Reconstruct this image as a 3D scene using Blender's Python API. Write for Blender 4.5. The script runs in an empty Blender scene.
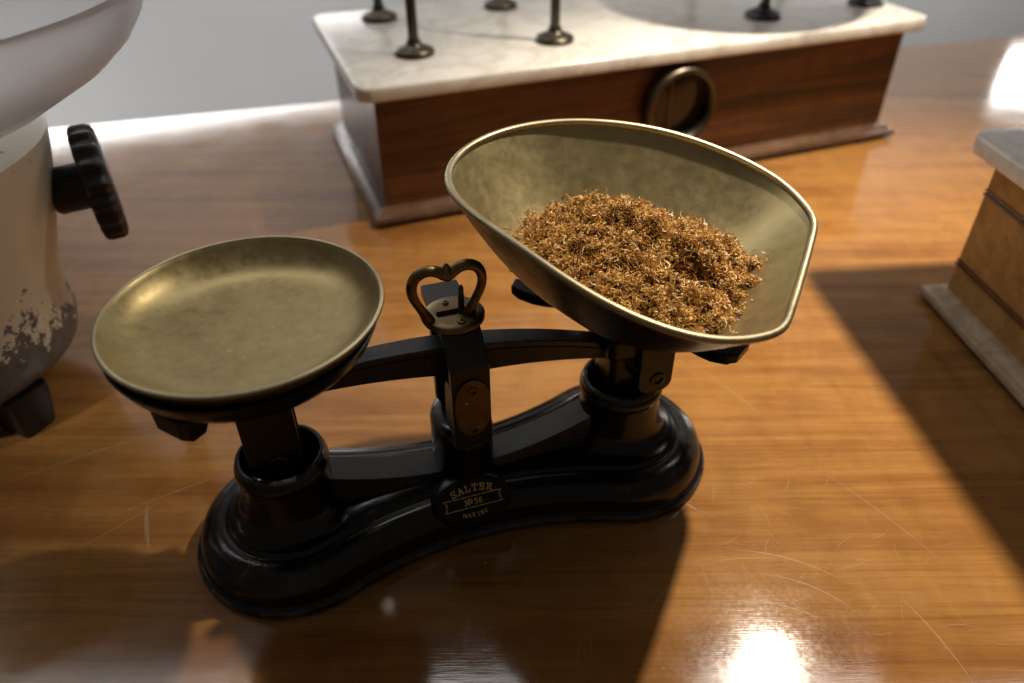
import bpy, bmesh, math, random
from mathutils import Vector, Matrix
random.seed(7)
S = 0.009                       # metres per drawing unit
R = math.radians
sc = bpy.context.scene
col = sc.collection

# ------------------------------------------------------------------ camera
PITCH, ROLL, HEIGHT, FPX = R(37.44), R(-0.54), 45.0, 760.0
cd = bpy.data.cameras.new('camera'); cam = bpy.data.objects.new('camera', cd); col.objects.link(cam)
fw = Vector((0, math.cos(PITCH), -math.sin(PITCH))); rt = Vector((1, 0, 0)); up = rt.cross(fw)
rt2 = rt*math.cos(ROLL) + up*math.sin(ROLL); up2 = -rt*math.sin(ROLL) + up*math.cos(ROLL)
m = Matrix((rt2, up2, -fw)).transposed().to_4x4(); m.translation = Vector((0, 0, HEIGHT*S))
cam.matrix_world = m
cd.sensor_width = 36; cd.lens = FPX*36/1024; cd.clip_start = 0.01; cd.clip_end = 60
cd.dof.use_dof = True; cd.dof.focus_distance = 49*S; cd.dof.aperture_fstop = 4.2
sc.camera = cam

# ------------------------------------------------------------------ world, lamps, exposure
w = bpy.data.worlds.new('World'); sc.world = w; w.use_nodes = True
bgn = w.node_tree.nodes['Background']; bgn.inputs[0].default_value = (1.0, 0.88, 0.74, 1); bgn.inputs[1].default_value = 0.07

def lamp(name, kind, loc, energy, color, size=None, target=None, size_y=None):
    l = bpy.data.lights.new(name, kind); l.energy = energy; l.color = color
    o = bpy.data.objects.new(name, l); col.objects.link(o); o.location = Vector(loc)*S
    if kind in ('POINT', 'SPOT') and size: l.shadow_soft_size = size*S
    if kind == 'AREA':
        l.size = size*S
        if size_y: l.shape = 'RECTANGLE'; l.size_y = size_y*S
    if target:
        d = (Vector(target)*S - o.location); o.rotation_euler = d.to_track_quat('-Z', 'Y').to_euler()
    return o
key = lamp('ceiling_spot_lamp', 'SPOT', (54, 85, 108), 84, (1.0, 0.87, 0.70), 1.8, (41, 64, 0))
key.data.spot_size = R(77); key.data.spot_blend = 1.0
side = lamp('added_fill_spot', 'SPOT', (-78, -8, 52), 22, (1.0, 0.95, 0.87), 2.5, (-54, 50, 15))  # unseen fill added behind the camera to brighten the cream housing
side.data.spot_size = R(32); side.data.spot_blend = 1.0
lamp('wall_strip_lamp', 'AREA', (-98, 236, 42), 2.3, (1.0, 0.98, 0.96), 96, (-38, 100, 0), 7)
lamp('wall_window_lamp', 'AREA', (172, 236, 37), 2.2, (1.0, 0.98, 0.95), 34, (68, 105, 0), 14)
rw = lamp('added_wall_spot', 'SPOT', (165, 150, 190), 190, (1.0, 0.97, 0.93), 4, (190, 360, 75)); rw.data.spot_size = R(60); rw.data.spot_blend = 1.0  # unseen spot added to brighten the right wall mirrored in the table
lw = lamp('added_wall_spot', 'SPOT', (-120, 120, 190), 90, (1.0, 0.97, 0.95), 4, (-120, 300, 90)); lw.data.spot_size = R(60); lw.data.spot_blend = 1.0  # its left counterpart, likewise added to brighten the wall
lamp('added_low_wall_wash', 'AREA', (-20, 205, -75), 8, (1.0, 0.98, 0.96), 420, (0, 330, -35), 10)  # unseen light added below table level to brighten the lower wall
lamp('added_high_wall_wash', 'AREA', (0, 150, 245), 46, (1.0, 0.97, 0.94), 520, (0, 330, 60), 40)  # unseen panel added to brighten the upper wall and its reflections

sc.view_settings.view_transform = 'Standard'; sc.view_settings.look = 'None'
sc.view_settings.exposure = 0.12; sc.view_settings.gamma = 1; sc.view_settings.use_curve_mapping = False

# ------------------------------------------------------------------ materials
def mat(name):
    mm = bpy.data.materials.new(name); mm.use_nodes = True
    return mm, mm.node_tree, mm.node_tree.nodes['Principled BSDF']
def N(nt, t, **kw):
    n = nt.nodes.new(t)
    for k, v in kw.items():
        if k in n.inputs.keys() if hasattr(n.inputs, 'keys') else False: n.inputs[k].default_value = v
        else: setattr(n, k, v)
    return n
def ramp(nt, fac, stops):
    r = nt.nodes.new('ShaderNodeValToRGB'); el = r.color_ramp.elements
    while len(el) < len(stops): el.new(0.5)
    for e, (p, c) in zip(el, stops):
        e.position = p; e.color = (c, c, c, 1) if isinstance(c, (int, float)) else (*c, 1)
    nt.links.new(fac, r.inputs[0]); return r.outputs[0]
def coords(nt, scale=(1, 1, 1), rot=(0, 0, 0), loc=(0, 0, 0)):
    t = nt.nodes.new('ShaderNodeTexCoord'); mp = nt.nodes.new('ShaderNodeMapping')
    mp.inputs['Scale'].default_value = scale; mp.inputs['Rotation'].default_value = rot; mp.inputs['Location'].default_value = loc
    nt.links.new(t.outputs['Object'], mp.inputs[0]); return mp.outputs[0]
def noise(nt, vec, scale, detail=4, rough=0.55, dist=0.0):
    n = nt.nodes.new('ShaderNodeTexNoise'); n.inputs['Scale'].default_value = scale
    n.inputs['Detail'].default_value = detail; n.inputs['Roughness'].default_value = rough; n.inputs['Distortion'].default_value = dist
    nt.links.new(vec, n.inputs['Vector']); return n.outputs[0]
def mix(nt, fac, a, b, blend='MIX'):
    n = nt.nodes.new('ShaderNodeMix'); n.data_type = 'RGBA'; n.blend_type = blend
    for s, v in ((n.inputs[0], fac), (n.inputs[6], a), (n.inputs[7], b)):
        if isinstance(v, bpy.types.NodeSocket): nt.links.new(v, s)
        elif isinstance(v, tuple): s.default_value = (*v, 1)
        else: s.default_value = v
    return n.outputs[2]
def bump(nt, p, h, strength, dist):
    b = nt.nodes.new('ShaderNodeBump'); b.inputs['Strength'].default_value = strength; b.inputs['Distance'].default_value = dist
    nt.links.new(h, b.inputs['Height']); nt.links.new(b.outputs[0], p.inputs['Normal'])
def maprange(nt, v, a, b, c, d):
    n = nt.nodes.new('ShaderNodeMapRange'); n.inputs[1].default_value = a; n.inputs[2].default_value = b
    n.inputs[3].default_value = c; n.inputs[4].default_value = d; nt.links.new(v, n.inputs[0]); return n.outputs[0]

def wood(name, dark, mid, light, scale=1.0, rough=(0.16, 0.26), rot=0.0, spec=0.5, bs=0.12, fig_amt=0.7):
    mm, nt, p = mat(name)
    v1 = coords(nt, (1.5*scale, 24*scale, 24*scale), (0, 0, rot))
    v2 = coords(nt, (6*scale, 430*scale, 430*scale), (0, 0, rot))
    v3 = coords(nt, (30*scale, 20*scale, 20*scale), (0, 0, rot+0.6))
    v4 = coords(nt, (60*scale, 1100*scale, 1100*scale), (0, 0, rot))
    g = noise(nt, v1, 1.0, 6, 0.62, 0.6); f = noise(nt, v2, 1.0, 5, 0.65, 0.2); c = noise(nt, v3, 1.0, 3, 0.55, 1.0); po = noise(nt, v4, 1.0, 2, 0.5)
    base = ramp(nt, g, [(0.28, dark), (0.42, mid), (0.52, light), (0.6, mid), (0.75, light)])
    fine = ramp(nt, f, [(0.32, (0.58, 0.50, 0.44)), (0.5, (1, 1, 1)), (0.75, (1.14, 1.13, 1.1))])
    b2 = mix(nt, 0.42, base, fine, 'MULTIPLY')
    fig = ramp(nt, c, [(0.35, (0.76, 0.72, 0.68)), (0.62, (1.14, 1.14, 1.12))])
    b3 = mix(nt, fig_amt, b2, fig, 'MULTIPLY')
    pores = ramp(nt, po, [(0.30, (0.45, 0.38, 0.32)), (0.40, (1, 1, 1))])
    b4 = mix(nt, 0.35, b3, pores, 'MULTIPLY')
    nt.links.new(b4, p.inputs['Base Color'])
    rn = noise(nt, coords(nt, (14, 14, 14)), 1.0, 5, 0.65); rn2 = noise(nt, coords(nt, (300, 300, 300)), 1.0, 3, 0.6)
    rm = mix(nt, 0.35, rn, rn2)
    nt.links.new(maprange(nt, rm, 0.35, 0.65, rough[0], rough[1]), p.inputs['Roughness'])
    p.inputs['Specular IOR Level'].default_value = spec
    h = mix(nt, 0.5, f, po); bump(nt, p, h, bs, 0.0006)
    return mm
M = {}
M['table'] = wood('table_veneer', (0.175, 0.070, 0.018), (0.245, 0.108, 0.030), (0.31, 0.150, 0.044), 1.0, (0.06, 0.13), R(1.5), 0.5, 0.05, 0.4)
M['walnut'] = wood('walnut_box', (0.028, 0.009, 0.0035), (0.07, 0.024, 0.009), (0.15, 0.056, 0.020), 1.4, (0.28, 0.40))
M['walnut_side'] = wood('walnut_box_end', (0.09, 0.04, 0.02), (0.15, 0.07, 0.036), (0.2, 0.1, 0.055), 1.6, (0.2, 0.3), R(90))
M['moulding'] = wood('walnut_moulding', (0.045, 0.022, 0.012), (0.085, 0.044, 0.025), (0.14, 0.078, 0.046), 1.6, (0.2, 0.32))
M['oak'] = wood('oak_box', (0.26, 0.145, 0.042), (0.38, 0.22, 0.07), (0.46, 0.28, 0.095), 1.5, (0.35, 0.5), R(90))
M['oak_moulding'] = wood('oak_moulding', (0.24, 0.18, 0.11), (0.36, 0.28, 0.18), (0.46, 0.37, 0.25), 1.5, (0.4, 0.55), R(90))

def marble(name, a, b):
    mm, nt, p = mat(name); v = coords(nt, (6, 6, 6), (0, 0, 0.5))
    n1 = noise(nt, v, 1.3, 8, 0.62, 1.6); n2 = noise(nt, v, 4.0, 6, 0.6, 0.6)
    vein = ramp(nt, n1, [(0.44, a), (0.5, b), (0.56, a)])
    cl = ramp(nt, n2, [(0.3, (0.82, 0.8, 0.76)), (0.65, (1, 1, 1))])
    nt.links.new(mix(nt, 0.8, vein, cl, 'MULTIPLY'), p.inputs['Base Color'])
    p.inputs['Roughness'].default_value = 0.28
    return mm
M['marble'] = marble('cream_marble', (0.80, 0.77, 0.71), (0.66, 0.62, 0.56))
M['marble_grey'] = marble('grey_marble', (0.83, 0.81, 0.75), (0.72, 0.70, 0.64))

def enamel(name, base, r0, r1, wear=None, thr=(0.68, 0.74), ws=90, bs=0.05, edge=None, spec=0.5):
    mm, nt, p = mat(name); v = coords(nt, (1, 1, 1))
    n = noise(nt, v, 55, 6, 0.6); n2 = noise(nt, v, ws, 7, 0.7, 0.4); n4 = noise(nt, v, 22, 4, 0.6)
    c = base
    if wear:
        k = ramp(nt, n2, [(thr[0], 0.0), (thr[1], 1.0)]); c = mix(nt, k, base, wear)
    if edge:
        g = nt.nodes.new('ShaderNodeNewGeometry'); e = ramp(nt, g.outputs['Pointiness'], [(edge[0], 0.0), (edge[1], 1.0)])
        e2 = mix(nt, 1.0, e, ramp(nt, n2, [(0.42, 0.0), (0.62, 1.0)]), 'MULTIPLY'); c = mix(nt, e2, c, (0.10, 0.09, 0.08))
    if isinstance(c, tuple): p.inputs['Base Color'].default_value = (*c, 1)
    else: nt.links.new(c, p.inputs['Base Color'])
    rr = maprange(nt, n, 0.3, 0.7, r0, r1)
    nt.links.new(rr, p.inputs['Roughness']); p.inputs['Specular IOR Level'].default_value = spec
    h = mix(nt, 0.5, n2, n4); bump(nt, p, h, bs, 0.0012)
    return mm
M['enamel'] = enamel('black_enamel', (0.0055, 0.005, 0.005), 0.09, 0.26, (0.035, 0.031, 0.028), (0.68, 0.8), 60, 0.10, (0.515, 0.56), 0.38)
M['iron'] = enamel('black_iron', (0.010, 0.010, 0.011), 0.30, 0.44, (0.05, 0.05, 0.052), (0.56, 0.75), 120, 0.2, (0.52, 0.58))
M['steel_grey'] = enamel('worn_grey_iron', (0.035, 0.036, 0.04), 0.32, 0.5, (0.11, 0.11, 0.11), (0.5, 0.75), 120, 0.12)
M['black'] = enamel('plain_black_paint', (0.006, 0.0055, 0.005), 0.22, 0.36, None, bs=0.06, spec=0.35)
M['black_iron'] = enamel('plain_black_iron', (0.012, 0.012, 0.013), 0.30, 0.44, (0.045, 0.045, 0.046), (0.58, 0.75), 120, 0.15)
M['transfer'] = enamel('black_transfer', (0.006, 0.005, 0.004), 0.35, 0.5); M['transfer'].node_tree.nodes['Principled BSDF'].inputs['Specular IOR Level'].default_value = 0.22
M['rubber'] = enamel('black_plastic', (0.008, 0.008, 0.009), 0.35, 0.5)

def brass(name, base, dark, spots, rough=(0.3, 0.42), tsc=1.0, metal=1.0, mot=0.5, thr=0.70):
    mm, nt, p = mat(name); v = coords(nt, (1, 1, 1))
    n1 = noise(nt, v, 18*tsc, 6, 0.62, 0.6); n2 = noise(nt, v, 150*tsc, 6, 0.65); n3 = noise(nt, v, 330*tsc, 3, 0.5)
    c = ramp(nt, n1, [(0.3, dark), (0.68, base)])
    c2 = mix(nt, mot, c, ramp(nt, n2, [(0.3, (0.66, 0.64, 0.6)), (0.6, (1.05, 1.05, 1.02))]), 'MULTIPLY')
    k = ramp(nt, n3, [(thr, 0.0), (thr+0.06, 1.0)])
    nt.links.new(mix(nt, k, c2, spots), p.inputs['Base Color'])
    p.inputs['Metallic'].default_value = metal
    nt.links.new(maprange(nt, n2, 0.3, 0.7, rough[0], rough[1]), p.inputs['Roughness'])
    bump(nt, p, n2, 0.05, 0.0006)
    return mm
M['brass'] = brass('aged_brass', (0.43, 0.345, 0.17), (0.31, 0.24, 0.112), (0.50, 0.42, 0.26), (0.33, 0.46), 1.0, 0.9, 0.5, 0.70)
M['brass_rim'] = brass('polished_brass_rim', (0.44, 0.38, 0.25), (0.34, 0.29, 0.18), (0.45, 0.4, 0.28), (0.38, 0.5), 0.4)
M['brass_pale'] = brass('pale_brass', (0.50, 0.415, 0.215), (0.38, 0.31, 0.155), (0.25, 0.17, 0.09), (0.34, 0.46), 0.8, 0.9, 0.22, 0.735)
M['brass_dark'] = brass('tarnished_brass', (0.27, 0.19, 0.095), (0.11, 0.075, 0.038), (0.04, 0.03, 0.018), (0.34, 0.52), 2.5)
M['brass_plate'] = brass('brown_brass_plate', (0.26, 0.165, 0.065), (0.12, 0.072, 0.03), (0.03, 0.02, 0.01), (0.4, 0.55), 2.2, 0.8)
M['brass_under'] = brass('shaded_brass_underside', (0.10, 0.078, 0.042), (0.05, 0.038, 0.022), (0.03, 0.02, 0.01), (0.34, 0.5))  # darkened brass: shade on the scoop's outside is put into the colour
M['pewter'] = brass('grey_bronze', (0.13, 0.115, 0.085), (0.06, 0.052, 0.04), (0.03, 0.025, 0.02), (0.3, 0.45), 1.5)
M['bezel'] = brass('bezel_brass', (0.17, 0.145, 0.11), (0.08, 0.068, 0.05), (0.2, 0.18, 0.15), (0.3, 0.42))
mm, nt, p = mat('gilt_paint'); p.inputs['Base Color'].default_value = (0.82, 0.62, 0.28, 1); p.inputs['Roughness'].default_value = 0.5; n = noise(nt, coords(nt), 900, 4, 0.6); nt.links.new(ramp(nt, n, [(0.36, (0.16, 0.11, 0.05)), (0.52, (0.80, 0.60, 0.27))]), p.inputs['Base Color']); M['gilt'] = mm
mm, nt, p = mat('window_glass'); p.inputs['Base Color'].default_value = (0.03, 0.022, 0.018, 1); p.inputs['Roughness'].default_value = 0.06; M['dark_glass'] = mm
mm, nt, p = mat('frosted_bowl'); p.inputs['Base Color'].default_value = (0.93, 0.93, 0.95, 1); p.inputs['Roughness'].default_value = 0.3
p.inputs['Transmission Weight'].default_value = 0.86; p.inputs['IOR'].default_value = 1.15; M['frosted'] = mm
mm, nt, p = mat('scratch_mark'); p.inputs['Base Color'].default_value = (0.58, 0.46, 0.33, 1); p.inputs['Roughness'].default_value = 0.5; p.inputs['Alpha'].default_value = 0.22; M['scratch'] = mm
mm, nt, p = mat('grey_wall'); v = coords(nt); n = noise(nt, v, 1.2, 3)
nt.links.new(ramp(nt, n, [(0.3, (0.50, 0.51, 0.52)), (0.7, (0.58, 0.585, 0.585))]), p.inputs['Base Color']); p.inputs['Roughness'].default_value = 0.8; M['wall'] = mm
# cream paint with chips
mm, nt, p = mat('chipped_cream_paint'); v = coords(nt)
n1a = noise(nt, v, 11, 4, 0.6, 0.3); n1b = noise(nt, v, 95, 6, 0.75, 0.2); n1 = mix(nt, 0.52, n1a, n1b); n2 = noise(nt, v, 60, 5, 0.6)
sep = nt.nodes.new('ShaderNodeSeparateXYZ'); nt.links.new(v, sep.inputs[0])
low = maprange(nt, sep.outputs[2], 3*S, 13*S, 0.19, 0.0)
add = nt.nodes.new('ShaderNodeMath'); add.operation = 'ADD'; nt.links.new(n1, add.inputs[0]); nt.links.new(low, add.inputs[1])
k = ramp(nt, add.outputs[0], [(0.575, 0.0), (0.583, 1.0)])
grey = ramp(nt, n2, [(0.3, (0.09, 0.09, 0.095)), (0.7, (0.20, 0.20, 0.21))])
nt.links.new(mix(nt, k, (0.82, 0.76, 0.62), grey), p.inputs['Base Color']); p.inputs['Roughness'].default_value = 0.34
inv = nt.nodes.new('ShaderNodeMath'); inv.operation = 'SUBTRACT'; inv.inputs[0].default_value = 1.0; nt.links.new(k, inv.inputs[1])
bump(nt, p, inv.outputs[0], 0.4, 0.001); M['cream'] = mm
# tobacco
def tob(name, stops):
    mm, nt, p = mat(name); g = nt.nodes.new('ShaderNodeNewGeometry')
    nt.links.new(ramp(nt, g.outputs['Random Per Island'], stops), p.inputs['Base Color'])
    p.inputs['Roughness'].default_value = 0.4; p.inputs['Specular IOR Level'].default_value = 0.35; return mm
M['tobacco'] = tob('tobacco_shreds', [(0.0, (0.13, 0.052, 0.012)), (0.22, (0.38, 0.185, 0.042)), (0.6, (0.68, 0.385, 0.095)), (0.92, (0.86, 0.55, 0.18)), (1.0, (0.92, 0.78, 0.48))])
mm, nt, p = mat('tobacco_core'); v = coords(nt); n = noise(nt, v, 300, 4)
nt.links.new(ramp(nt, n, [(0.35, (0.03, 0.012, 0.004)), (0.7, (0.14, 0.06, 0.018))]), p.inputs['Base Color']); p.inputs['Roughness'].default_value = 0.8; M['tobacco_core'] = mm

# ------------------------------------------------------------------ mesh helpers
class MB:
    def __init__(s): s.v = []; s.f = []
    def add(s, vs, fs):
        o = len(s.v); s.v += [tuple(v) for v in vs]; s.f += [tuple(i+o for i in f) for f in fs]; return s
    def rings(s, rs, closed=True, cap0=False, cap1=False):
        n = len(rs[0]); vs = [p for r in rs for p in r]; fs = []
        for i in range(len(rs)-1):
            for j in range(n if closed else n-1):
                a, b = i*n+j, i*n+(j+1) % n; fs.append((a, b, b+n, a+n))
        if cap0: fs.append(tuple(range(n-1, -1, -1)))
        if cap1: fs.append(tuple(range((len(rs)-1)*n, len(rs)*n)))
        return s.add(vs, fs)
    def lathe(s, prof, c=(0, 0), n=64, ex=1.0, ey=1.0, cap0=False, cap1=False):
        return s.rings([[(c[0]+r*ex*math.cos(2*math.pi*j/n), c[1]+r*ey*math.sin(2*math.pi*j/n), z) for j in range(n)] for r, z in prof], True, cap0, cap1)
    def box(s, x0, x1, y0, y1, z0, z1):
        v = [(x, y, z) for z in (z0, z1) for y in (y0, y1) for x in (x0, x1)]
        return s.add(v, [(0, 2, 3, 1), (4, 5, 7, 6), (0, 1, 5, 4), (2, 6, 7, 3), (0, 4, 6, 2), (1, 3, 7, 5)])
    def prism(s, poly, f0, f1):     # poly of 2-D points; f0/f1 map them to the two end caps
        n = len(poly); v = [f0(p) for p in poly] + [f1(p) for p in poly]
        return s.add(v, [tuple(range(n-1, -1, -1)), tuple(range(n, 2*n))] + [(i, (i+1) % n, n+(i+1) % n, n+i) for i in range(n)])
    def tube(s, pts, rad, n=10, closed=False, flat=1.0):
        pts = [Vector(p) for p in pts]; rs = []; L = len(pts); pu = None
        for i, p in enumerate(pts):
            a = pts[(i-1) % L] if (closed or i > 0) else p; b = pts[(i+1) % L] if (closed or i < L-1) else p
            t = (b-a).normalized()
            if pu is None: pu = t.orthogonal().normalized()
            pu = (pu - t*pu.dot(t)).normalized(); q = t.cross(pu)
            r = rad[i] if isinstance(rad, (list, tuple)) else rad
            rs.append([tuple(p + (pu*math.cos(2*math.pi*j/n) + q*math.sin(2*math.pi*j/n)*flat)*r) for j in range(n)])
        if closed: rs.append(rs[0]); return s.rings(rs)
        return s.rings(rs, True, True, True)
    def xf(s, f): s.v = [tuple(f(Vector(v))) for v in s.v]; return s
    def build(s, name, mt, parent=None, smooth=True, bevel=0.0, angle=40, seg=2, label=None, merge=False):
        me = bpy.data.meshes.new(name); me.from_pydata([(x*S, y*S, z*S) for x, y, z in s.v], [], s.f)
        bm = bmesh.new(); bm.from_mesh(me)
        if merge: bmesh.ops.remove_doubles(bm, verts=bm.verts, dist=1e-6)
        bmesh.ops.recalc_face_normals(bm, faces=bm.faces); bm.to_mesh(me); bm.free()
        me.materials.append(mt); o = bpy.data.objects.new(name, me); col.objects.link(o)
        if bevel:
            b = o.modifiers.new('bevel', 'BEVEL'); b.width = bevel*S; b.segments = seg; b.limit_method = 'ANGLE'; b.angle_limit = R(35)
        if smooth:
            me.polygons.foreach_set('use_smooth', [True]*len(me.polygons))
            me.set_sharp_from_angle(angle=R(angle))
        if parent: o.parent = parent
        if label: o['label'] = label
        return o
def empty(name, loc, rz, label, cat, group=None):
    o = bpy.data.objects.new(name, None); col.objects.link(o); o.empty_display_size = 0.02
    o.location = Vector(loc)*S; o.rotation_euler = (0, 0, R(rz)); o['label'] = label; o['category'] = cat
    if group: o['group'] = group
    return o
def tag(o, label, cat, group=None):
    o['label'] = label; o['category'] = cat
    if group: o['group'] = group
    return o
def rrect(x0, x1, y0, y1, r, n=6):
    pts = []
    for cx, cy, a0 in ((x1-r, y1-r, 0), (x0+r, y1-r, 90), (x0+r, y0+r, 180), (x1-r, y0+r, 270)):
        for i in range(n+1):
            a = R(a0+90*i/n); pts.append((cx+r*math.cos(a), cy+r*math.sin(a)))
    return pts

# ------------------------------------------------------------------ setting: table and wall
yaw = R(14.2); tu = Vector((math.cos(yaw), math.sin(yaw), 0)); tv = Vector((-math.sin(yaw), math.cos(yaw), 0))
far = Vector((-30, 125.7, 0))
prof = [(-260, 0), (-1.0, 0), (-0.9, 0), (-0.45, -0.1), (-0.12, -0.42), (0, -0.9), (0, -4.5), (-2, -5.0), (-260, -5.0)]
b = MB(); b.rings([[tuple(far + tu*x + tv*p[0] + Vector((0, 0, p[1]))) for p in prof] for x in (-230, 260)], True, True, True)
table = b.build('table_top', M['table'], smooth=False); table['kind'] = 'structure'
b = MB(); o0 = Vector((0, 330, 0))
b.rings([[tuple(o0 + tu*x + tv*d + Vector((0, 0, z))) for x, d in ((-700, 0), (700, 0), (700, 8), (-700, 8))] for z in (-84, 330)], True, True, True)
wall = b.build('back_wall', M['wall'], smooth=False); wall['kind'] = 'structure'

# scratches on the table (wear): pixel-free world polylines
scr = MB()
def scratch(pts, wd):
    pts = [Vector((x, y, 0.012)) for x, y in pts]
    for i in range(len(pts)-1):
        a, c = pts[i], pts[i+1]; t = (c-a).normalized(); nn = Vector((-t.y, t.x, 0))
        w0 = wd*math.sin(math.pi*(i+0.15)/(len(pts)-0.7)); w1 = wd*math.sin(math.pi*(i+1.15)/(len(pts)-0.7)) if i < len(pts)-2 else 0.01
        w0 = max(w0, 0.01); w1 = max(w1, 0.01)
        scr.add([a-nn*w0, c-nn*w1, c+nn*w1, a+nn*w0], [(0, 1, 2, 3)])
def curve(a, c, bend=0.0, n=7, jit=0.0):
    a, c = Vector(a), Vector(c); d = c-a; nn = Vector((-d.y, d.x)); out = []
    for i in range(n):
        t = i/(n-1); q = a + d*t + nn*bend*4*t*(1-t) + nn*random.uniform(-jit, jit)*0.02
        out.append((q.x, q.y))
    return out
for a, c, bd, wd in [((-42, 40), (-25.5, 48.5), 0.02, 0.07), ((-33, 44), (-23, 45), 0.02, 0.06), ((-25.5, 48.5), (-28, 55), -0.12, 0.10),
                     ((-31.5, 34.5), (-26, 40), 0.0, 0.05), ((-31, 37), (-21, 42.5), 0.03, 0.05), ((-28.0, 38.8), (-26.3, 34.6), -0.03, 0.16),
                     ((15.5, 34), (22.5, 31.5), 0.08, 0.05), ((17, 32), (22.6, 29), 0.10, 0.05), ((15.5, 30), (20, 28.5), 0.06, 0.05),
                     ((14, 33), (19, 33.2), 0.04, 0.035), ((9, 29), (11.2, 31.6), 0.05, 0.05), ((26, 30), (28, 24), 0.04, 0.05),
                     ((17, 55), (22, 47), 0.02, 0.035), ((24, 42), (30, 33), 0.03, 0.03), ((13.0, 38.4), (13.9, 37.6), 0.0, 0.08)]:
    scratch(curve(a, c, bd), wd)
for i in range(100):
    x, y = random.gauss(18, 8), random.uniform(22, 50); a = random.uniform(0, math.pi); L = random.uniform(0.6, 3.2)
    scratch(curve((x, y), (x+L*math.cos(a), y+L*math.sin(a)*0.8), random.uniform(-0.1, 0.1), 6), random.uniform(0.008, 0.022))
for i in range(70):
    x, y = random.uniform(-45, 30), random.uniform(22, 80)
    scratch(curve((x, y), (x+random.uniform(-0.3, 0.3), y+random.uniform(-0.3, 0.3)), 0.1, 4), random.uniform(0.02, 0.06))
so = scr.build('scratches', M['scratch'], table, smooth=False); so['kind'] = 'stuff'

# ------------------------------------------------------------------ the balance scale
bal = empty('balance_scale', (-3.7, 39.75, 0), 18, 'black enamelled cast iron balance scale with heart-shaped brass loop and gilt lettering', 'scale')
TX, RE, RW = 12.5, 7.2, 26.55; DW = 31.35
def outline(d, ne=44, nw=24):
    a0 = math.atan2(DW, TX)                       # direction from the waist arc centre to the end centre
    pts = []
    for i in range(ne): t = -(math.pi - a0) + 2*(math.pi-a0)*i/ne; pts.append((TX+(RE-d)*math.cos(t), (RE-d)*math.sin(t)))
    for i in range(nw): t = -a0 - (math.pi-2*a0)*i/nw; pts.append(((RW+d)*math.cos(t), DW+(RW+d)*math.sin(t)))
    for i in range(ne): t = a0 + 2*(math.pi-a0)*i/ne; pts.append((-TX+(RE-d)*math.cos(t), (RE-d)*math.sin(t)))
    for i in range(nw): t = math.pi-a0 - (math.pi-2*a0)*i/nw; pts.append(((RW+d)*math.cos(t), -DW+(RW+d)*math.sin(t)))
    return pts
bp = [(0.2, 0), (0.03, 0.12), (0, 0.3), (0.03, 0.5), (0.16, 0.66), (0.34, 0.70), (0.44, 0.78), (0.42, 0.95), (0.46, 1.15), (0.50, 1.5), (0.60, 1.9), (0.80, 2.3), (1.1, 2.65), (1.5, 2.9), (1.95, 3.03), (2.3, 3.06), (2.42, 3.02), (2.5, 3.0), (2.58, 3.06), (2.66, 3.16), (2.78, 3.24), (3.0, 3.32), (3.3, 3.4), (3.9, 3.6)]
b = MB(); b.rings([[(x, y, z) for x, y in outline(d)] for d, z in bp], True, True, True)
base = b.build('base', M['enamel'], bal, angle=60)
tp = [(4.35, 3.5), (4.05, 3.6), (3.7, 3.8), (3.4, 4.2), (3.2, 4.8), (3.08, 5.6), (3.0, 6.5), (2.94, 7.0), (2.95, 7.1), (3.08, 7.25), (3.13, 7.55), (3.1, 7.8), (3.0, 7.95), (2.96, 8.1), (2.93, 8.3), (2.82, 8.42), (2.66, 8.44), (2.55, 8.35), (2.5, 8.0), (2.45, 5.0), (0.05, 4.9)]
for sx in (-1, 1):
    b = MB(); b.lathe(tp, (sx*TX, 0), 64); b.build('turret', M['enamel'], bal, angle=60)
# web between the turrets, dipping towards the post
b = MB(); us = [-10.4+20.8*i/40 for i in range(41)]
zt = lambda u: 3.95 + 0.0215*u*u
b.rings([[(u, -1.45, 3.3), (u, -1.15, zt(u)), (u, 1.15, zt(u)), (u, 1.45, 3.3)] for u in us], True, True, True)
b.build('web', M['black_iron'], bal, bevel=0.05, angle=35)
# post
pp = [(1.12, 3.3), (1.06, 3.45), (1.02, 3.7), (1.0, 4.2), (1.0, 7.2), (1.01, 7.6), (0.97, 8.0), (0.86, 8.35), (0.6, 8.45), (0.02, 8.45)]
b = MB(); b.lathe(pp, (0, 0), 48, 2.15, 3.05); b.build('post', M['enamel'], bal, angle=60)
# yoke: inverted U over the beam
yo = [(-3.3, 8.0), (-3.3, 14.9), (-1.45, 16.5), (4.5, 16.5), (4.5, 15.6), (2.6, 15.6), (2.6, 8.0), (1.9, 8.0), (1.9, 15.55), (-1.3, 15.6), (-2.6, 14.5), (-2.6, 8.0)]
b = MB(); b.prism(yo, lambda q: (-1.22, q[0], q[1]), lambda q: (1.36, q[0], q[1])); b.build('yoke', M['black_iron'], bal, smooth=False, bevel=0.1)
b = MB(); b.prism([(-2.6, 8.3), (-0.5, 8.3), (-0.9, 12.0), (-1.6, 12.9), (-2.6, 13.0)], lambda q: (-1.18, q[0], q[1]), lambda q: (1.3, q[0], q[1])); b.build('cheek', M['steel_grey'], bal, smooth=False, bevel=0.1)
b = MB(); b.prism([(1.2*math.cos(2*math.pi*i/40)*(1 if abs(math.sin(2*math.pi*i/40)) < 0.8 else 1), 2.35*math.copysign(abs(math.sin(2*math.pi*i/40))**0.75, math.sin(2*math.pi*i/40))) for i in range(40)], lambda q: (q[0]+0.07, -3.32, q[1]+11.6), lambda q: (q[0]+0.07, -3.47, q[1]+11.6))
pl = b.build('front_plate', M['brass_plate'], bal, angle=30, bevel=0.04, label='brown oval brass plate with two screws')
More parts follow.
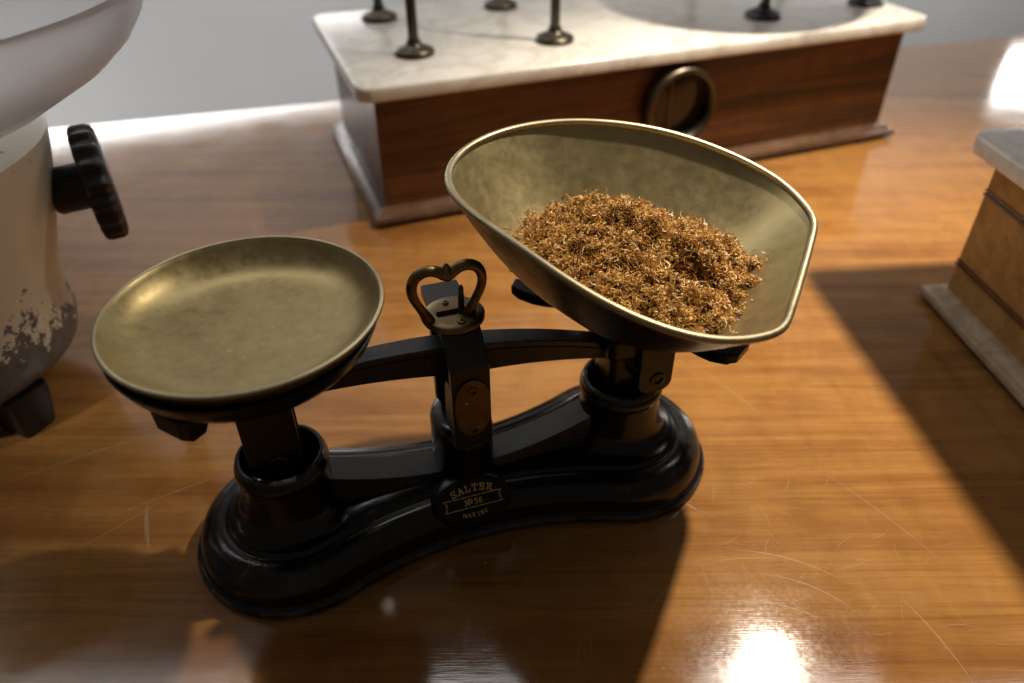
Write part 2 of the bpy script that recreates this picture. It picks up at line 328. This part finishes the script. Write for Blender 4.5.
def screw(x, y, z, r, parent, axis='y', mt='brass_dark'):
    b = MB(); pr = [(r, 0), (r, 0.07), (r*0.8, 0.14), (r*0.45, 0.15), (r*0.4, 0.06), (0.01, 0.05)]
    b.lathe(pr, (0, 0), 20)
    if axis == 'y': b.xf(lambda v: Vector((x+v.x, y-v.z, z+v.y)))
    else: b.xf(lambda v: Vector((x+v.x, y+v.y, z+v.z)))
    return b.build('screw', M[mt], parent)
screw(0.12, -3.46, 13.1, 0.34, pl); screw(0.15, -3.46, 9.85, 0.36, pl)
b = MB(); b.lathe([(0.01, 0), (0.16, 0.0), (0.14, 0.06), (0.02, 0.09)], (0, 0), 12); b.xf(lambda v: Vector((-0.35+v.x, -3.47-v.z, 12.15+v.y))); b.build('rivet', M['brass_rim'], pl)
# brass disc with slot (ring of quads between slot and edge)
def disc_ring(n=56, k=1.0, rx=2.02, ry=1.9): return [(rx*k*math.cos(2*math.pi*i/n), ry*k*math.sin(2*math.pi*i/n)) for i in range(n)]
def slot_ring(n=56, L=0.8, r=0.34):
    out = []
    for i in range(n):
        a = 2*math.pi*i/n; c, s_ = math.cos(a), math.sin(a)
        t = min(L/abs(c) if abs(c) > 1e-6 else 9, 9); y = 0
        # stadium support
        if abs(c) < 1e-9: out.append((0, math.copysign(r, s_)))
        else:
            out.append((math.copysign(L, c)*min(1, abs(c)*1.6)+r*c*min(1, max(0, abs(c)*1.6-0.6)), r*math.copysign(min(1, abs(s_)*1.8), s_) if abs(s_) > 1e-9 else 0))
    return out
D0, D1 = disc_ring(), slot_ring()
b = MB(); z0, z1 = 16.52, 16.92
b.rings([[(x, y+0.1, z0) for x, y in D0], [(x, y+0.1, z1-0.1) for x, y in D0], [(x*0.95, y*0.95+0.1, z1) for x, y in D0], [(x*0.6, y*0.6+0.1, z1+0.02) for x, y in D0], [(x, y+0.1, z1) for x, y in D1], [(x, y+0.1, z1-0.32) for x, y in D1]], True, False, True)
disc = b.build('pointer_disc', M['brass_dark'], bal, angle=45)
screw(-0.25, 1.2, 16.92, 0.22, disc, 'z'); screw(0.2, -1.15, 16.92, 0.27, disc, 'z')
b = MB(); b.rings([[(0.5+x*k+0.08*t, 0.1+y*k*0.7, 16.5+t*2.35) for x, y in rrect(-0.2, 0.2, -0.16, 0.16, 0.06, 2)] for t, k in ((0, 1.1), (0.5, 0.95), (0.92, 0.78), (1, 0.5))], True, True, True)
b.build('needle', M['iron'], bal)
# heart loop
def heart():
    pts = []
    half = [(1.38, 0.0), (1.6, 0.55), (1.93, 1.2), (2.23, 1.85), (2.36, 2.5), (2.26, 3.1), (1.95, 3.55), (1.45, 3.78), (0.95, 3.76), (0.5, 3.56), (0.2, 3.38), (0.0, 3.32)]
    # catmull-rom
    P = [half[0]] + half + [(-half[-2][0], half[-2][1])]
    for i in range(1, len(P)-2):
        for j in range(5):
            t = j/5; p0, p1, p2, p3 = [Vector(q) for q in P[i-1:i+3]]
            pts.append(0.5*((2*p1)+(p2-p0)*t+(2*p0-5*p1+4*p2-p3)*t*t+(3*p1-p0-3*p2+p3)*t**3))
    pts.append(Vector(half[-1])); full = pts + [Vector((-q.x, q.y)) for q in reversed(pts[:-1])]
    return full
hp = heart(); b = MB()
rad = [0.36+0.08*math.exp(-(abs(q.x)/0.5)**2) + 0.12*math.exp(-(q.y/0.6)**2) for q in hp]
b.tube([(q.x*0.95-0.4, -0.25-0.06*q.y, 16.85+q.y) for q in hp], rad, 10, False, 0.8)
b.build('heart_loop', M['brass_dark'], bal, angle=60, label='tarnished brass heart-shaped loop')
b = MB(); b.tube([(-0.4, -0.47, 16.85+3.5), (-0.4, -0.47, 16.85+3.95), (-0.4, -0.47, 16.85+4.12)], [0.4, 0.2, 0.06], 10); b.build('heart_tip', M['brass_dark'], bal)
b = MB(); b.tube([(-0.4, -0.44, 16.85+3.3), (-0.4, -0.44, 16.85+2.95), (-0.4, -0.44, 16.85+2.78)], [0.36, 0.2, 0.05], 10); b.build('heart_tip', M['brass_dark'], bal)
# beam: arched T-section, tilted down to the right
zb = lambda u: 14.8 - 0.0115*u*u - 0.108*u
b = MB(); rs = []
for i in range(61):
    u = -13.2+26.4*i/60; k = abs(u)/13.2; th = 2.55-1.25*k; wv = 0.85-0.2*k; z = zb(u)
    rs.append([(u, -wv, z-0.5), (u, -wv, z), (u, wv, z), (u, wv, z-0.5), (u, wv-0.18, z-0.62), (u, wv-0.18, z-th), (u, 0.18-wv, z-th), (u, 0.18-wv, z-0.62)])
b.rings(rs, True, True, True); b.build('beam', M['iron'], bal, angle=35, bevel=0.07)
# knife-edge hub in the yoke
b = MB(); b.tube([(0, -2.6, 13.4), (0, 3.9, 13.4)], 0.75, 16); b.build('knife_edge', M['steel_grey'], bal)
# pan carriers: four-armed crosses, hangers that run down into the turrets
def carrier(sx, zc, arms, rise, tipdrop, hang):
    c = Vector((sx*TX, 0, 0))
    b = MB(); b.lathe([(0.01, zc-0.5), (2.3, zc-0.5), (2.5, zc-0.3), (2.5, zc-0.1), (2.3, zc), (0.01, zc)], (c.x, 0), 32)
    hub = b.build('pan_carrier', M['black'], bal, angle=45)
    for ang, length, wf in arms:
        a = R(ang); d = Vector((math.cos(a), math.sin(a), 0)); q = Vector((-d.y, d.x, 0))
        b = MB(); rs = []
        for t, wd, th in ((0.15, 1.25, 0.5), (0.35, 1.2, 0.5), (0.55, 1.15, 0.55), (0.7, 1.35, 0.8), (0.8, 1.5, tipdrop), (0.93, 1.45, tipdrop), (1.0, 1.1, tipdrop*0.8)):
            o = c + d*t*length; z1_ = rise*t*t
            rs.append([tuple(o+q*s_*wd*wf*f+Vector((0, 0, zc+z))) for s_, f, z in ((-1, 1, z1_), (1, 1, z1_), (1, 0.9, z1_-th), (-1, 0.9, z1_-th))])
        b.rings(rs, True, True, True); b.build('arm', M['black'], hub, angle=40, bevel=0.12)
    for (u0, u1, v, zl, hole) in hang:
        n = 12; poly = [(u0, zc-0.3), (u1, zc-0.3)] + [((u0+u1)/2+(u1-u0)/2*math.cos(-math.pi*i/n), zl+(u1-u0)*0.35*math.sin(-math.pi*i/n)) for i in range(n+1)]
        b = MB(); b.prism(poly, lambda q: (c.x+q[0], v, q[1]), lambda q: (c.x+q[0], v+0.45, q[1]))
        h = b.build('hanger', M['black'], hub, smooth=False, bevel=0.07)
        b = MB(); b.lathe([(0.58, 0), (0.58, 0.06), (0.5, 0.1), (0.38, 0.1), (0.34, -0.2), (0.01, -0.2)], (0, 0), 24)
        b.xf(lambda w_: Vector((c.x+(u0+u1)/2+0.15+w_.x, v-0.03-w_.z, zl+0.35+w_.y))); b.build('pivot_bolt', M['black_iron'], hub)
    return hub
hubl = carrier(-1, 16.9, [(222, 6.6, 1), (42, 6.6, 1)], 0.0, 1.6, [(-1.9, 1.5, -1.5, 8.6, False), (-1.9, 1.5, 1.2, 8.6, False)])
carrier(1, 13.95, [(-57, 8.6, 0.85), (144, 8.5, 0.5)], 1.1, 0.9, [(-0.2, 2.45, -2.95, 9.6, True), (-1.4, 0.6, 0.8, 9.2, False)])
b = MB(); b.lathe([(2.2, 16.75), (5.6, 16.85), (6.6, 17.3), (7.3, 18.1), (7.75, 19.1), (7.62, 19.15), (7.1, 18.2), (6.4, 17.5), (5.5, 17.1), (2.2, 17.05)], (-TX, 0), 72); b.build('dish', M['black'], hubl, angle=60)
b = MB(); b.prism(rrect(-2.3, 2.6, -2.4, 2.3, 0.6, 4), lambda q: (TX+q[0], q[1], 11.9), lambda q: (TX+q[0], q[1], 13.5)); b.build('saddle', M['black'], bal, angle=40, bevel=0.15)
b = MB(); b.prism(rrect(-1.7, 1.7, -1.6, 1.6, 0.5, 4), lambda q: (TX+q[0], q[1], 6.0), lambda q: (TX+q[0], q[1], 12.0)); b.build('stem', M['black'], bal, angle=40, bevel=0.15)
# diagonal linkage glimpsed inside the loaded turret
b = MB(); b.tube([(TX-1.2, -1.2, 12.6), (TX+0.6, -1.9, 8.9)], 0.28, 10); b.build('link_rod', M['black'], bal)

# name boss with lettering
boss = Matrix.Rotation(R(56), 4, 'X'); bc = Vector((-0.38, -4.0, 3.35)); BS = 1.0
def bx(p): return bc + boss @ Vector((p[0]*BS, p[1]*BS, p[2]))
b = MB(); el = lambda k, z: [tuple(bx((2.65*k*math.cos(2*math.pi*i/48), 1.72*k*math.sin(2*math.pi*i/48), z))) for i in range(48)]
b.rings([el(1.12, -1.9), el(1.08, -0.25), el(1.03, -0.05), el(0.97, 0.0), el(0.01, 0.0)], True, True, False)
bo = b.build('name_boss', M['transfer'], base, angle=60)
ST = 0.13
G = {  # strokes on a 0-1 box: (x0,y0,x1,y1,weight)
 'A': [[(0.08, 0), (0.5, 1)], [(0.5, 1), (0.92, 0)], [(0.25, 0.35), (0.75, 0.35)], [(-0.04, 0), (0.22, 0)], [(0.74, 0), (1.06, 0)]],
 'L': [[(0.22, 0), (0.22, 1)], [(0.02, 1), (0.44, 1)], [(0.02, 0), (0.9, 0)], [(0.9, 0), (0.9, 0.3)]],
 'T': [[(0.5, 0), (0.5, 1)], [(0.05, 1), (0.95, 1)], [(0.05, 1), (0.05, 0.7)], [(0.95, 1), (0.95, 0.7)], [(0.28, 0), (0.72, 0)]],
 'E': [[(0.2, 0), (0.2, 1)], [(0.02, 1), (0.88, 1)], [(0.02, 0), (0.9, 0)], [(0.2, 0.52), (0.66, 0.52)], [(0.88, 1), (0.88, 0.75)], [(0.9, 0), (0.9, 0.28)], [(0.66, 0.38), (0.66, 0.66)]],
 'R': [[(0.2, 0), (0.2, 1)], [(0.02, 1), (0.6, 1), (0.82, 0.88), (0.82, 0.62), (0.6, 0.5), (0.2, 0.5)], [(0.5, 0.5), (0.86, 0)], [(0.02, 0), (0.42, 0)], [(0.76, 0), (1.02, 0)]],
 'S': [[(0.84, 0.74), (0.74, 0.95), (0.5, 1.02), (0.22, 0.95), (0.12, 0.76), (0.22, 0.6), (0.5, 0.51), (0.78, 0.42), (0.88, 0.24), (0.76, 0.05), (0.5, -0.02), (0.22, 0.06), (0.1, 0.28)], [(0.86, 1), (0.84, 0.7)], [(0.09, 0), (0.1, 0.3)]],
 'N': [[(0.15, 0), (0.15, 1)], [(0.15, 1), (0.85, 0)], [(0.85, 0), (0.85, 1)], [(-0.04, 1), (0.2, 1)], [(-0.04, 0), (0.34, 0)], [(0.66, 1), (1.04, 1)]],
 'o': [[(0.5, 1), (0.25, 0.92), (0.15, 0.75), (0.25, 0.58), (0.5, 0.5), (0.75, 0.58), (0.85, 0.75), (0.75, 0.92), (0.5, 1)], [(0.2, 0.3), (0.8, 0.3)]],
 '5': [[(0.82, 1), (0.22, 1), (0.18, 0.56), (0.5, 0.64), (0.8, 0.5), (0.86, 0.28), (0.72, 0.06), (0.45, 0), (0.18, 0.1)]],
 '6': [[(0.8, 0.92), (0.55, 1), (0.28, 0.82), (0.15, 0.45), (0.2, 0.12), (0.5, 0), (0.8, 0.12), (0.85, 0.34), (0.68, 0.56), (0.4, 0.56), (0.17, 0.36)]],
 'M': [[(0.12, 0), (0.12, 1)], [(0.12, 1), (0.5, 0.2)], [(0.5, 0.2), (0.88, 1)], [(0.88, 1), (0.88, 0)], [(-0.02, 0), (0.28, 0)], [(0.72, 0), (1.02, 0)]],
 'X': [[(0.12, 0), (0.88, 1)], [(0.12, 1), (0.88, 0)], [(0, 0), (0.28, 0)], [(0.72, 0), (1, 0)], [(0, 1), (0.28, 1)], [(0.72, 1), (1, 1)]],
 '2': [[(0.15, 0.72), (0.25, 0.95), (0.5, 1), (0.76, 0.92), (0.82, 0.7), (0.6, 0.4), (0.15, 0), (0.86, 0)]],
 'K': [[(0.2, 0), (0.2, 1)], [(0.85, 1), (0.24, 0.45)], [(0.42, 0.6), (0.88, 0)], [(0.02, 0), (0.4, 0)], [(0.02, 1), (0.4, 1)], [(0.7, 0), (1.02, 0)]],
 'G': [[(0.85, 0.76), (0.7, 0.96), (0.5, 1), (0.25, 0.9), (0.13, 0.5), (0.25, 0.1), (0.5, 0), (0.82, 0.1), (0.82, 0.42), (0.58, 0.42)]]}
def stroke(b, pts, wd, f):
    for i in range(len(pts)-1):
        a, c = Vector(pts[i]), Vector(pts[i+1]); t = (c-a).normalized(); nn = Vector((-t.y, t.x))*wd/2; e = t*wd*0.35
        b.add([f(q) for q in (a-nn-e, c-nn+e, c+nn+e, a+nn-e)], [(0, 1, 2, 3)])
def glyph(ch, cx, cy, ang, w_, h_, wd, lift):
    b = MB(); ca, sa = math.cos(ang), math.sin(ang)
    for st in G[ch]:
        stroke(b, [((x-0.5)*w_, y*h_) for x, y in st], wd, lambda q: tuple(bx((cx+q[0]*ca-q[1]*sa, cy+q[0]*sa+q[1]*ca, lift))))
    return b.build('letter', M['gilt'], bo, smooth=False)
RA = 3.9
for i, ch in enumerate('SALTER'):
    a = R(-18.5+7.4*i); glyph(ch, RA*math.sin(a), 0.78-RA+RA*math.cos(a), -a, 0.385, 0.46, 0.078, 0.012+0.0006*i)
for i, (ch, x, w_, h_) in enumerate([('N', -0.46, 0.34, 0.40), ('o', -0.14, 0.19, 0.38), ('5', 0.19, 0.27, 0.38), ('6', 0.51, 0.28, 0.38)]):
    glyph(ch, x, -0.18, 0, w_, h_, 0.062, 0.012+0.0006*i)
for i, (ch, w_) in enumerate(zip('MAX2KG', (0.27, 0.25, 0.24, 0.21, 0.22, 0.22))):
    x = (-0.80, -0.48, -0.17, 0.22, 0.50, 0.79)[i]; a = x*0.20; glyph(ch, x, -1.05+0.12*x*x, a, w_, 0.26, 0.045, 0.012+0.0006*i)
b = MB(); fb = lambda q: tuple(bx((q[0], q[1], 0.010)))
stroke(b, [(-2.1, 0.42), (2.1, 0.42)], 0.05, fb); stroke(b, [(-2.1, -0.38), (2.1, -0.38)], 0.05, fb)
for s_ in (-1, 1): stroke(b, [(s_*2.1, 0.42), (s_*1.88, 0.12), (s_*2.02, 0.02), (s_*1.9, -0.1), (s_*2.1, -0.38)], 0.05, fb)
b.build('banner_outline', M['gilt'], bo, smooth=False)

# ------------------------------------------------------------------ weight pan
PC = (-15.44, 36.03)
b = MB(); zr = 20.1
pr = [(0.02, 17.7), (5.4, 17.7), (6.3, 18.0), (7.0, 18.6), (7.5, 19.3), (7.85, 19.95), (7.95, 20.0), (8.03, 20.12), (8.0, 20.24), (7.9, 20.27), (7.8, 20.2), (7.62, 19.95), (7.28, 19.5), (6.75, 19.05), (6.1, 18.72), (5.4, 18.55), (4.6, 18.46), (3, 18.4), (0.02, 18.38)]
b.lathe(pr, (0, 0), 96); pan = b.build('brass_weight_pan', M['brass'], angle=60); pan.location = (PC[0]*S, PC[1]*S, 0)
tag(pan, 'empty round shallow brass pan on the left arm of the black scale', 'pan')
b = MB(); b.tube([(7.92*math.cos(2*math.pi*i/96), 7.92*math.sin(2*math.pi*i/96), 20.14) for i in range(96)], 0.14, 8, True); b.build('rolled_rim', M['brass_rim'], pan)

# ------------------------------------------------------------------ scoop
SA = [11.50, -1.056, 0.223, -1.03, -0.136, -0.044, 0.0, 0.05, 0.011]; SZ = [-2.217, -0.348, 0.16]; PHI = R(-25)
SCX, SCY, SZ0 = 9.19, 43.42, 22.02; BCX, BCY, BZ = 7.0, 43.4, 14.15; BPW = 2.05
def rimpt(t):
    r = sum(a*math.cos(k*t) for k, a in enumerate(SA)); ta = abs((t+math.pi) % (2*math.pi)-math.pi)
    r += 0.27*math.exp(-((ta-R(36))/R(9))**2)
    z = SZ0 + sum(a*math.cos((k+1)*t) for k, a in enumerate(SZ)) + 0.004*r*math.sin(t)
    return Vector((SCX+r*math.cos(t+PHI), SCY+r*math.sin(t+PHI), z))
NT = 120; rim = [rimpt(2*math.pi*i/NT) for i in range(NT)]; bot = Vector((BCX, BCY, BZ))
def shell(s_, i, off=0.0):
    k = s_; h = s_**BPW; p_ = rim[i % NT]
    q = Vector((bot.x+(p_.x-bot.x)*k, bot.y+(p_.y-bot.y)*k, bot.z+(p_.z-bot.z)*h))
    if off:
        d = Vector((p_.x-bot.x, p_.y-bot.y, 0)).normalized()
        q += d*off*k - Vector((0, 0, off))*(1-h)
    return q
scoop = empty('brass_scoop', (BCX, BCY, 0), 0, 'deep brass scoop pan with flat pouring lip, heaped with shredded tobacco', 'scoop')
lv = [0.02]+[i/22 for i in range(1, 23)]
OFF = Vector((BCX, BCY, 0))
b = MB(); b.rings([[tuple(shell(s_, i)-OFF) for i in range(NT)] for s_ in lv], True, True, False); b.build('bowl', M['brass_pale'], scoop, angle=60)
b = MB(); b.rings([[tuple(shell(s_, i, 0.16)-OFF) for i in range(NT)] for s_ in lv], True, True, False); b.build('underside', M['brass_under'], scoop, angle=60, label='brass underside with shade painted into its dark colour')
b = MB(); b.tube([tuple(p_-Vector((BCX, BCY, 0))+Vector((0, 0, 0.02))) for p_ in rim], 0.25, 10, True); b.build('rolled_rim', M['brass_rim'], scoop)

# ------------------------------------------------------------------ tobacco
HC = Vector((9.3, 44.0)); HA = R(-24)
def bowl_z(x, y):
    d = Vector((x-bot.x, y-bot.y)); t = math.atan2(d.y, d.x); 
    # rim radius from the bottom centre in this direction (nearest sample)
    best = min(range(0, NT, 2), key=lambda i: abs((math.atan2(rim[i].y-bot.y, rim[i].x-bot.x)-t+math.pi) % (2*math.pi)-math.pi))
    p_ = rim[best]; Rr = math.hypot(p_.x-bot.x, p_.y-bot.y); k = d.length/Rr
    return bot.z+(p_.z-bot.z)*k**BPW
from mathutils import noise as mn
def heap_z(x, y):
    d = Vector((x, y))-HC; u = d.x*math.cos(HA)+d.y*math.sin(HA); v = -d.x*math.sin(HA)+d.y*math.cos(HA)
    e = math.sqrt((u/10.9)**2+(v/8.4)**2)
    top = 19.3 - 0.13*u + 0.03*v
    z = top - 3.4*max(0, e)**2.2
    z += 1.1*math.exp(-((u+3.5)**2/14+(v-3.0)**2/7)) - 2.1*math.exp(-((u-3.2)**2/5+(v+0.6)**2/1.6)) - 0.9*math.exp(-((u+0.6)**2/2+(v+2.6)**2/1.4)) + 0.6*math.exp(-((u-4.5)**2+(v-3.2)**2)/5)
    z += 0.6*mn.noise(Vector((x*0.55, y*0.55, 1.3))) + 0.95*mn.noise(Vector((x*1.15, y*1.15, 4.1))) + 0.5*mn.noise(Vector((x*2.7, y*2.7, 7.7)))
    return z
def edge(x, y): return heap_z(x, y)-bowl_z(x, y)
core = MB(); n = 90; idx = {}
for i in range(n+1):
    for j in range(n+1):
        x = HC.x-11+22*i/n; y = HC.y-11+22*j/n; hz, bz = heap_z(x, y)-0.22, bowl_z(x, y)
        idx[i, j] = len(core.v); core.v.append((x, y, max(hz, bz-0.06)))
        
for i in range(n):
    for j in range(n):
        q = [(i, j), (i+1, j), (i+1, j+1), (i, j+1)]
        if any(edge(HC.x-11+22*a/n, HC.y-11+22*c/n) > 0.15 for a, c in q): core.f.append(tuple(idx[k] for k in q))
tobo = core.build('tobacco_heap', M['tobacco_core']); tag(tobo, 'heap of shredded golden brown tobacco in the brass scoop', 'tobacco'); tobo['kind'] = 'stuff'
sh = MB(); cnt = 0
while cnt < 20000:
    x = random.uniform(HC.x-11, HC.x+11); y = random.uniform(HC.y-9.5, HC.y+9.5); g = edge(x, y)
    stray = cnt > 19950
    if (not stray and g < -0.05+random.random()*0.25) or (stray and not -1.3 < g < -0.1): continue
    z = max(heap_z(x, y), bowl_z(x, y)+0.05)+(0.0 if stray else random.uniform(-0.22, 0.20))
    L = random.uniform(0.3, 0.85)*(1.9 if random.random() < 0.06 else 1); wd = random.uniform(0.018, 0.042)*(1.5 if random.random() < 0.08 else 1)
    az = random.uniform(0, 2*math.pi); elv = random.gauss(0.02, 0.28); turn = random.choice((-1, 1))*random.uniform(0.5, 2.6); turn2 = random.gauss(0, 0.7)
    if cnt % 14 == 0: wd *= 2.6; L *= 0.7
    p_ = Vector((x, y, z)); pts = [p_]; ns = 5
    for k in range(ns):
        d = Vector((math.cos(az)*math.cos(elv), math.sin(az)*math.cos(elv), math.sin(elv))); p_ = p_+d*L/ns; pts.append(p_)
        az += turn*random.uniform(0.3, 1.1); elv += turn2*random.uniform(-0.4, 0.8); elv = max(-0.8, min(0.8, elv))
    lowp = min(q.z-bowl_z(q.x, q.y) for q in (pts[0], pts[-1]))
    if lowp < 0.03: pts = [q+Vector((0, 0, 0.05-lowp)) for q in pts]
    sh.tube(pts, [wd*0.6]+[wd]*(ns-1)+[wd*0.5], 3, False, 0.8 if cnt % 14 else 0.35); cnt += 1
shreds = sh.build('shreds', M['tobacco'], tobo, angle=80); shreds['kind'] = 'stuff'

# ------------------------------------------------------------------ counter scale with marble top, behind
def counter_scale(loc, rz, label, LX, LY, H, T, mats, over, group=None):
    root = empty('counter_scale', loc, rz, label, 'counter scale', group)
    i = 1.3
    b = MB(); b.box(i, LX-i, i, LY-i, 0.9, H); b.build('box', M[mats[0]], root, smooth=False, bevel=0.12)
    # moulding: mitred ring
    pr = [(-0.4, 0.5), (-0.5, 0.6), (-0.5, 0.95), (-0.3, 1.25), (0.1, 1.4), (0.6, 1.85), (1.0, 2.0), (i+0.02, 2.0), (i+0.02, 0.5)]
    b = MB(); b.rings([[(d, d, z), (LX-d, d, z), (LX-d, LY-d, z), (d, LY-d, z)] for d, z in [(q[0], q[1]) for q in pr]]); b.build('moulding', M[mats[1]], root, angle=40, bevel=0.04)
    for fx in (1.6, LX-5.6):
        for fy in (1.6, LY-5.6):
            b = MB(); b.box(fx, fx+4, fy, fy+4, 0, 0.9); b.build('foot', M['walnut'], root, smooth=False, bevel=0.1)
    b = MB(); ring = lambda k: rrect(-over+k, LX+over-k, -over+k, LY+over-k, 1.8-k*0.5, 8)
    b.rings([[(x, y, z) for x, y in ring(k)] for k, z in ((0.3, H), (0.06, H+0.12), (0, H+0.4), (0, H+T-0.45), (0.12, H+T-0.14), (0.45, H+T))], True, True, True)
    b.build('marble_slab', M[mats[2]], root, angle=50)
    return root
cs = counter_scale((-15.88, 81.67, 0), 20, 'long walnut counter scale with cream marble top and round brass window behind the scoop', 76.6, 31.6, 15.4, 1.75, ('walnut', 'moulding', 'marble'), 0.75)
zs = 17.15
fp = [(2.35, 0), (2.45, 0.25), (2.35, 0.55), (1.7, 0.85), (1.2, 1.0), (0.9, 1.3), (0.75, 1.7)]
def stand(parent, x, y, top, lean=(0, 0), mt='pewter', rad=0.62):
    b = MB(); b.lathe(fp, (x, y), 32); b.xf(lambda v: v+Vector((0, 0, zs))); pf = b.build('post', M[mt], parent, angle=60)
    b = MB(); b.tube([(x, y, zs+0.8), (x+lean[0], y+lean[1], top)], rad, 14); b.build('rod', M['pewter'] if mt == 'pewter' else M['iron'], pf)
for x, y in ((7.7, 26.1), (8.2, 9.2), (25.8, 7.9), (25.0, 25.8)): stand(cs, x, y, 33)
for x, y in ((56.1, 7.6), (73.5, 7.9), (73.0, 25.5), (56.0, 25.5)): stand(cs, x, y, 43.1, ((60.8-x)*0.35, (6.7-y)*0.35), mt='iron', rad=0.6)
# cross frame over the left posts, brass pan over the right posts (both above the picture); pan assumed and sized to shade the slab
for (x0, y0), (x1, y1) in (((7.7, 26.1), (25.8, 7.9)), ((8.2, 9.2), (25.0, 25.8))):
    b = MB(); b.tube([(x0, y0, 33 if x0 < 8 else 33.9), (x1, y1, 33 if x0 < 8 else 33.9)], 0.45, 10); b.build('cross_bar', M['brass_dark'], cs)
b = MB(); b.lathe([(0.02, 43), (10, 43), (12.6, 44), (13.5, 45.2), (13.2, 45.3), (12.4, 44.3), (9.8, 43.4), (0.02, 43.4)], (60.8, 6.7), 72); b.build('brass_pan', M['brass'], cs, angle=60)
# round window on the front
wx, wz, wy = 40.2, 9.6, 1.3
def front(v): return Vector((wx+v.x, wy-v.z, wz+v.y))
b = MB(); b.lathe([(5.2, -0.1), (5.2, 0.5), (5.1, 1.6), (4.85, 2.1), (4.5, 2.15), (4.2, 1.9), (4.1, 1.2), (4.0, 0.06)], (0, 0), 56).xf(front); bz_ = b.build('bezel', M['bezel'], cs, angle=60)
b = MB(); b.lathe([(4.05, 0.05), (2.0, 0.12), (0.02, 0.14)], (0, 0), 48).xf(front); b.build('window_glass', M['dark_glass'], bz_)
b = MB(); b.box(wx-1.2, wx-0.85, wy-0.34, wy-0.16, wz-3.0, wz+3.0); b.build('pointer', M['bezel'], bz_, smooth=False)

# ------------------------------------------------------------------ second counter scale at the right
rs_ = counter_scale((45.4, 32.0, 0), 4, 'oak counter scale with grooved side and grey marble top at the right edge', 60, 34.0, 16.1, 1.9, ('oak', 'oak_moulding', 'marble_grey'), 0.9)
# grooves run along the left end: thin dark reveal boards on the side
for zg in (4.9, 12.4):
    b = MB(); b.tube([(1.25, 1.3, zg), (1.25, 32.7, zg)], 0.14, 8); b.build('bead', M['walnut'], rs_)
    b = MB(); b.tube([(1.25, 1.3, zg+0.42), (1.25, 32.7, zg+0.42)], 0.10, 8); b.build('bead', M['walnut'], rs_)
# out-of-view square tray on four posts, added to shadow the table at right
for x, y in ((6, 14), (6, 30), (22, 14), (22, 30)):
    b = MB(); b.lathe([(1.5, 16.9), (1.5, 17.3), (0.7, 17.8), (0.45, 18.4), (0.45, 39.8)], (x, y), 24); b.build('post', M['brass_dark'], rs_)
b = MB()
b.rings([[(x, y, z) for x, y in rrect(-2.2+k, 27-k, 12+k, 44.6-k, 0.8, 5)] for k, z in ((0.3, 39.6), (0, 39.8), (0, 40.3), (0.3, 40.5))], True, True, True); b.build('shadow_caster_tray', M['iron'], rs_, angle=40)

# ------------------------------------------------------------------ cream grinder with frosted bowl, at the left edge
gr = empty('bowl_machine', (-50, 51.8, 0), 0, 'chipped cream painted machine with black hand knob and frosted bowl at the left edge', 'machine')
b = MB(); b.lathe([(0.05, 3.47), (7, 3.47), (9.2, 3.57), (10.7, 3.95), (11.4, 4.67), (11.75, 5.8), (11.9, 7.5), (11.8, 9.0), (12.1, 11.5), (13.0, 14.5), (13.9, 17.5), (14.6, 20.5), (15.0, 22.6), (13.5, 23.2), (0.05, 23.2)], (0, 0), 72)
b.build('housing', M['cream'], gr, angle=60, label='cream paint chipped to grey metal')
for a in (-25, 95, 215):
    c = Vector((9.3*math.cos(R(a)), 9.3*math.sin(R(a)), 0)); rot = Matrix.Rotation(R(a), 3, 'Z'); b = MB()
    b.rings([[tuple(c+rot @ Vector((x, y, 0))+Vector((0, 0, z))) for x, y in rrect(-k, k, -k*0.8, k*0.8, 0.5, 4)] for k, z in ((1.75, 0), (1.85, 0.2), (2.3, 3.2), (2.3, 4.2))], True, True, True)
    b.build('foot', M['rubber'], gr, angle=50)
# bowl shell
bo_ = [(0.05, 22.4), (4, 22.42), (8.9, 23.2), (14, 24.9), (18.5, 27.4), (20.3, 28.9), (21.5, 30.5), (22.2, 32.0), (22.3, 32.6), (22.0, 32.9), (21.6, 32.7), (21.4, 32.2), (20.9, 30.8), (19.7, 29.3), (18.0, 27.9), (13.6, 25.5), (8.7, 23.9), (4, 23.1), (0.05, 23.0)]
b = MB(); b.lathe(bo_, (2.2, 1.8), 96); b.build('frosted_bowl', M['frosted'], gr, angle=60)
# knob on a shaft pointing right
kv = Vector((-34.4, 58.5, 17.3-45)).normalized(); kd = rt2*0.95+up2*0.20; kd = (kd-kv*kd.dot(kv)*0.9).normalized(); kc = Vector((-34.3+50, 58.5-51.8, 17.3)); sd = kd.orthogonal().normalized(); sq = kd.cross(sd)
def kx(v): return kc + sd*v.x + sq*v.y + kd*v.z
b = MB(); b.tube([tuple(kc-kd*8), tuple(kc-kd*1)], 0.55, 14); shf = b.build('shaft', M['steel_grey'], gr)
b = MB(); b.lathe([(0.02, -3.6), (1.7, -3.6), (1.9, -3.3), (1.9, -0.8), (2.2, -0.5)], (0, 0), 32).xf(kx); b.build('knob_hub', M['rubber'], gr, angle=50)
b = MB(); nk = 144; kr = []
for z, k in ((-0.95, 0.05), (-0.95, 0.90), (-0.8, 0.97), (-0.45, 1.0), (0.45, 1.0), (0.8, 0.97), (1.0, 0.88), (1.05, 0.05)):
    kr.append([((4.6+0.2*math.cos(18*2*math.pi*j/nk)*(1 if k > 0.8 else 0))*k*math.cos(2*math.pi*j/nk), (4.6+0.2*math.cos(18*2*math.pi*j/nk)*(1 if k > 0.8 else 0))*k*math.sin(2*math.pi*j/nk), z) for j in range(nk)])
b.rings(kr, True, True, True).xf(kx); b.build('hand_knob', M['rubber'], gr, angle=50)
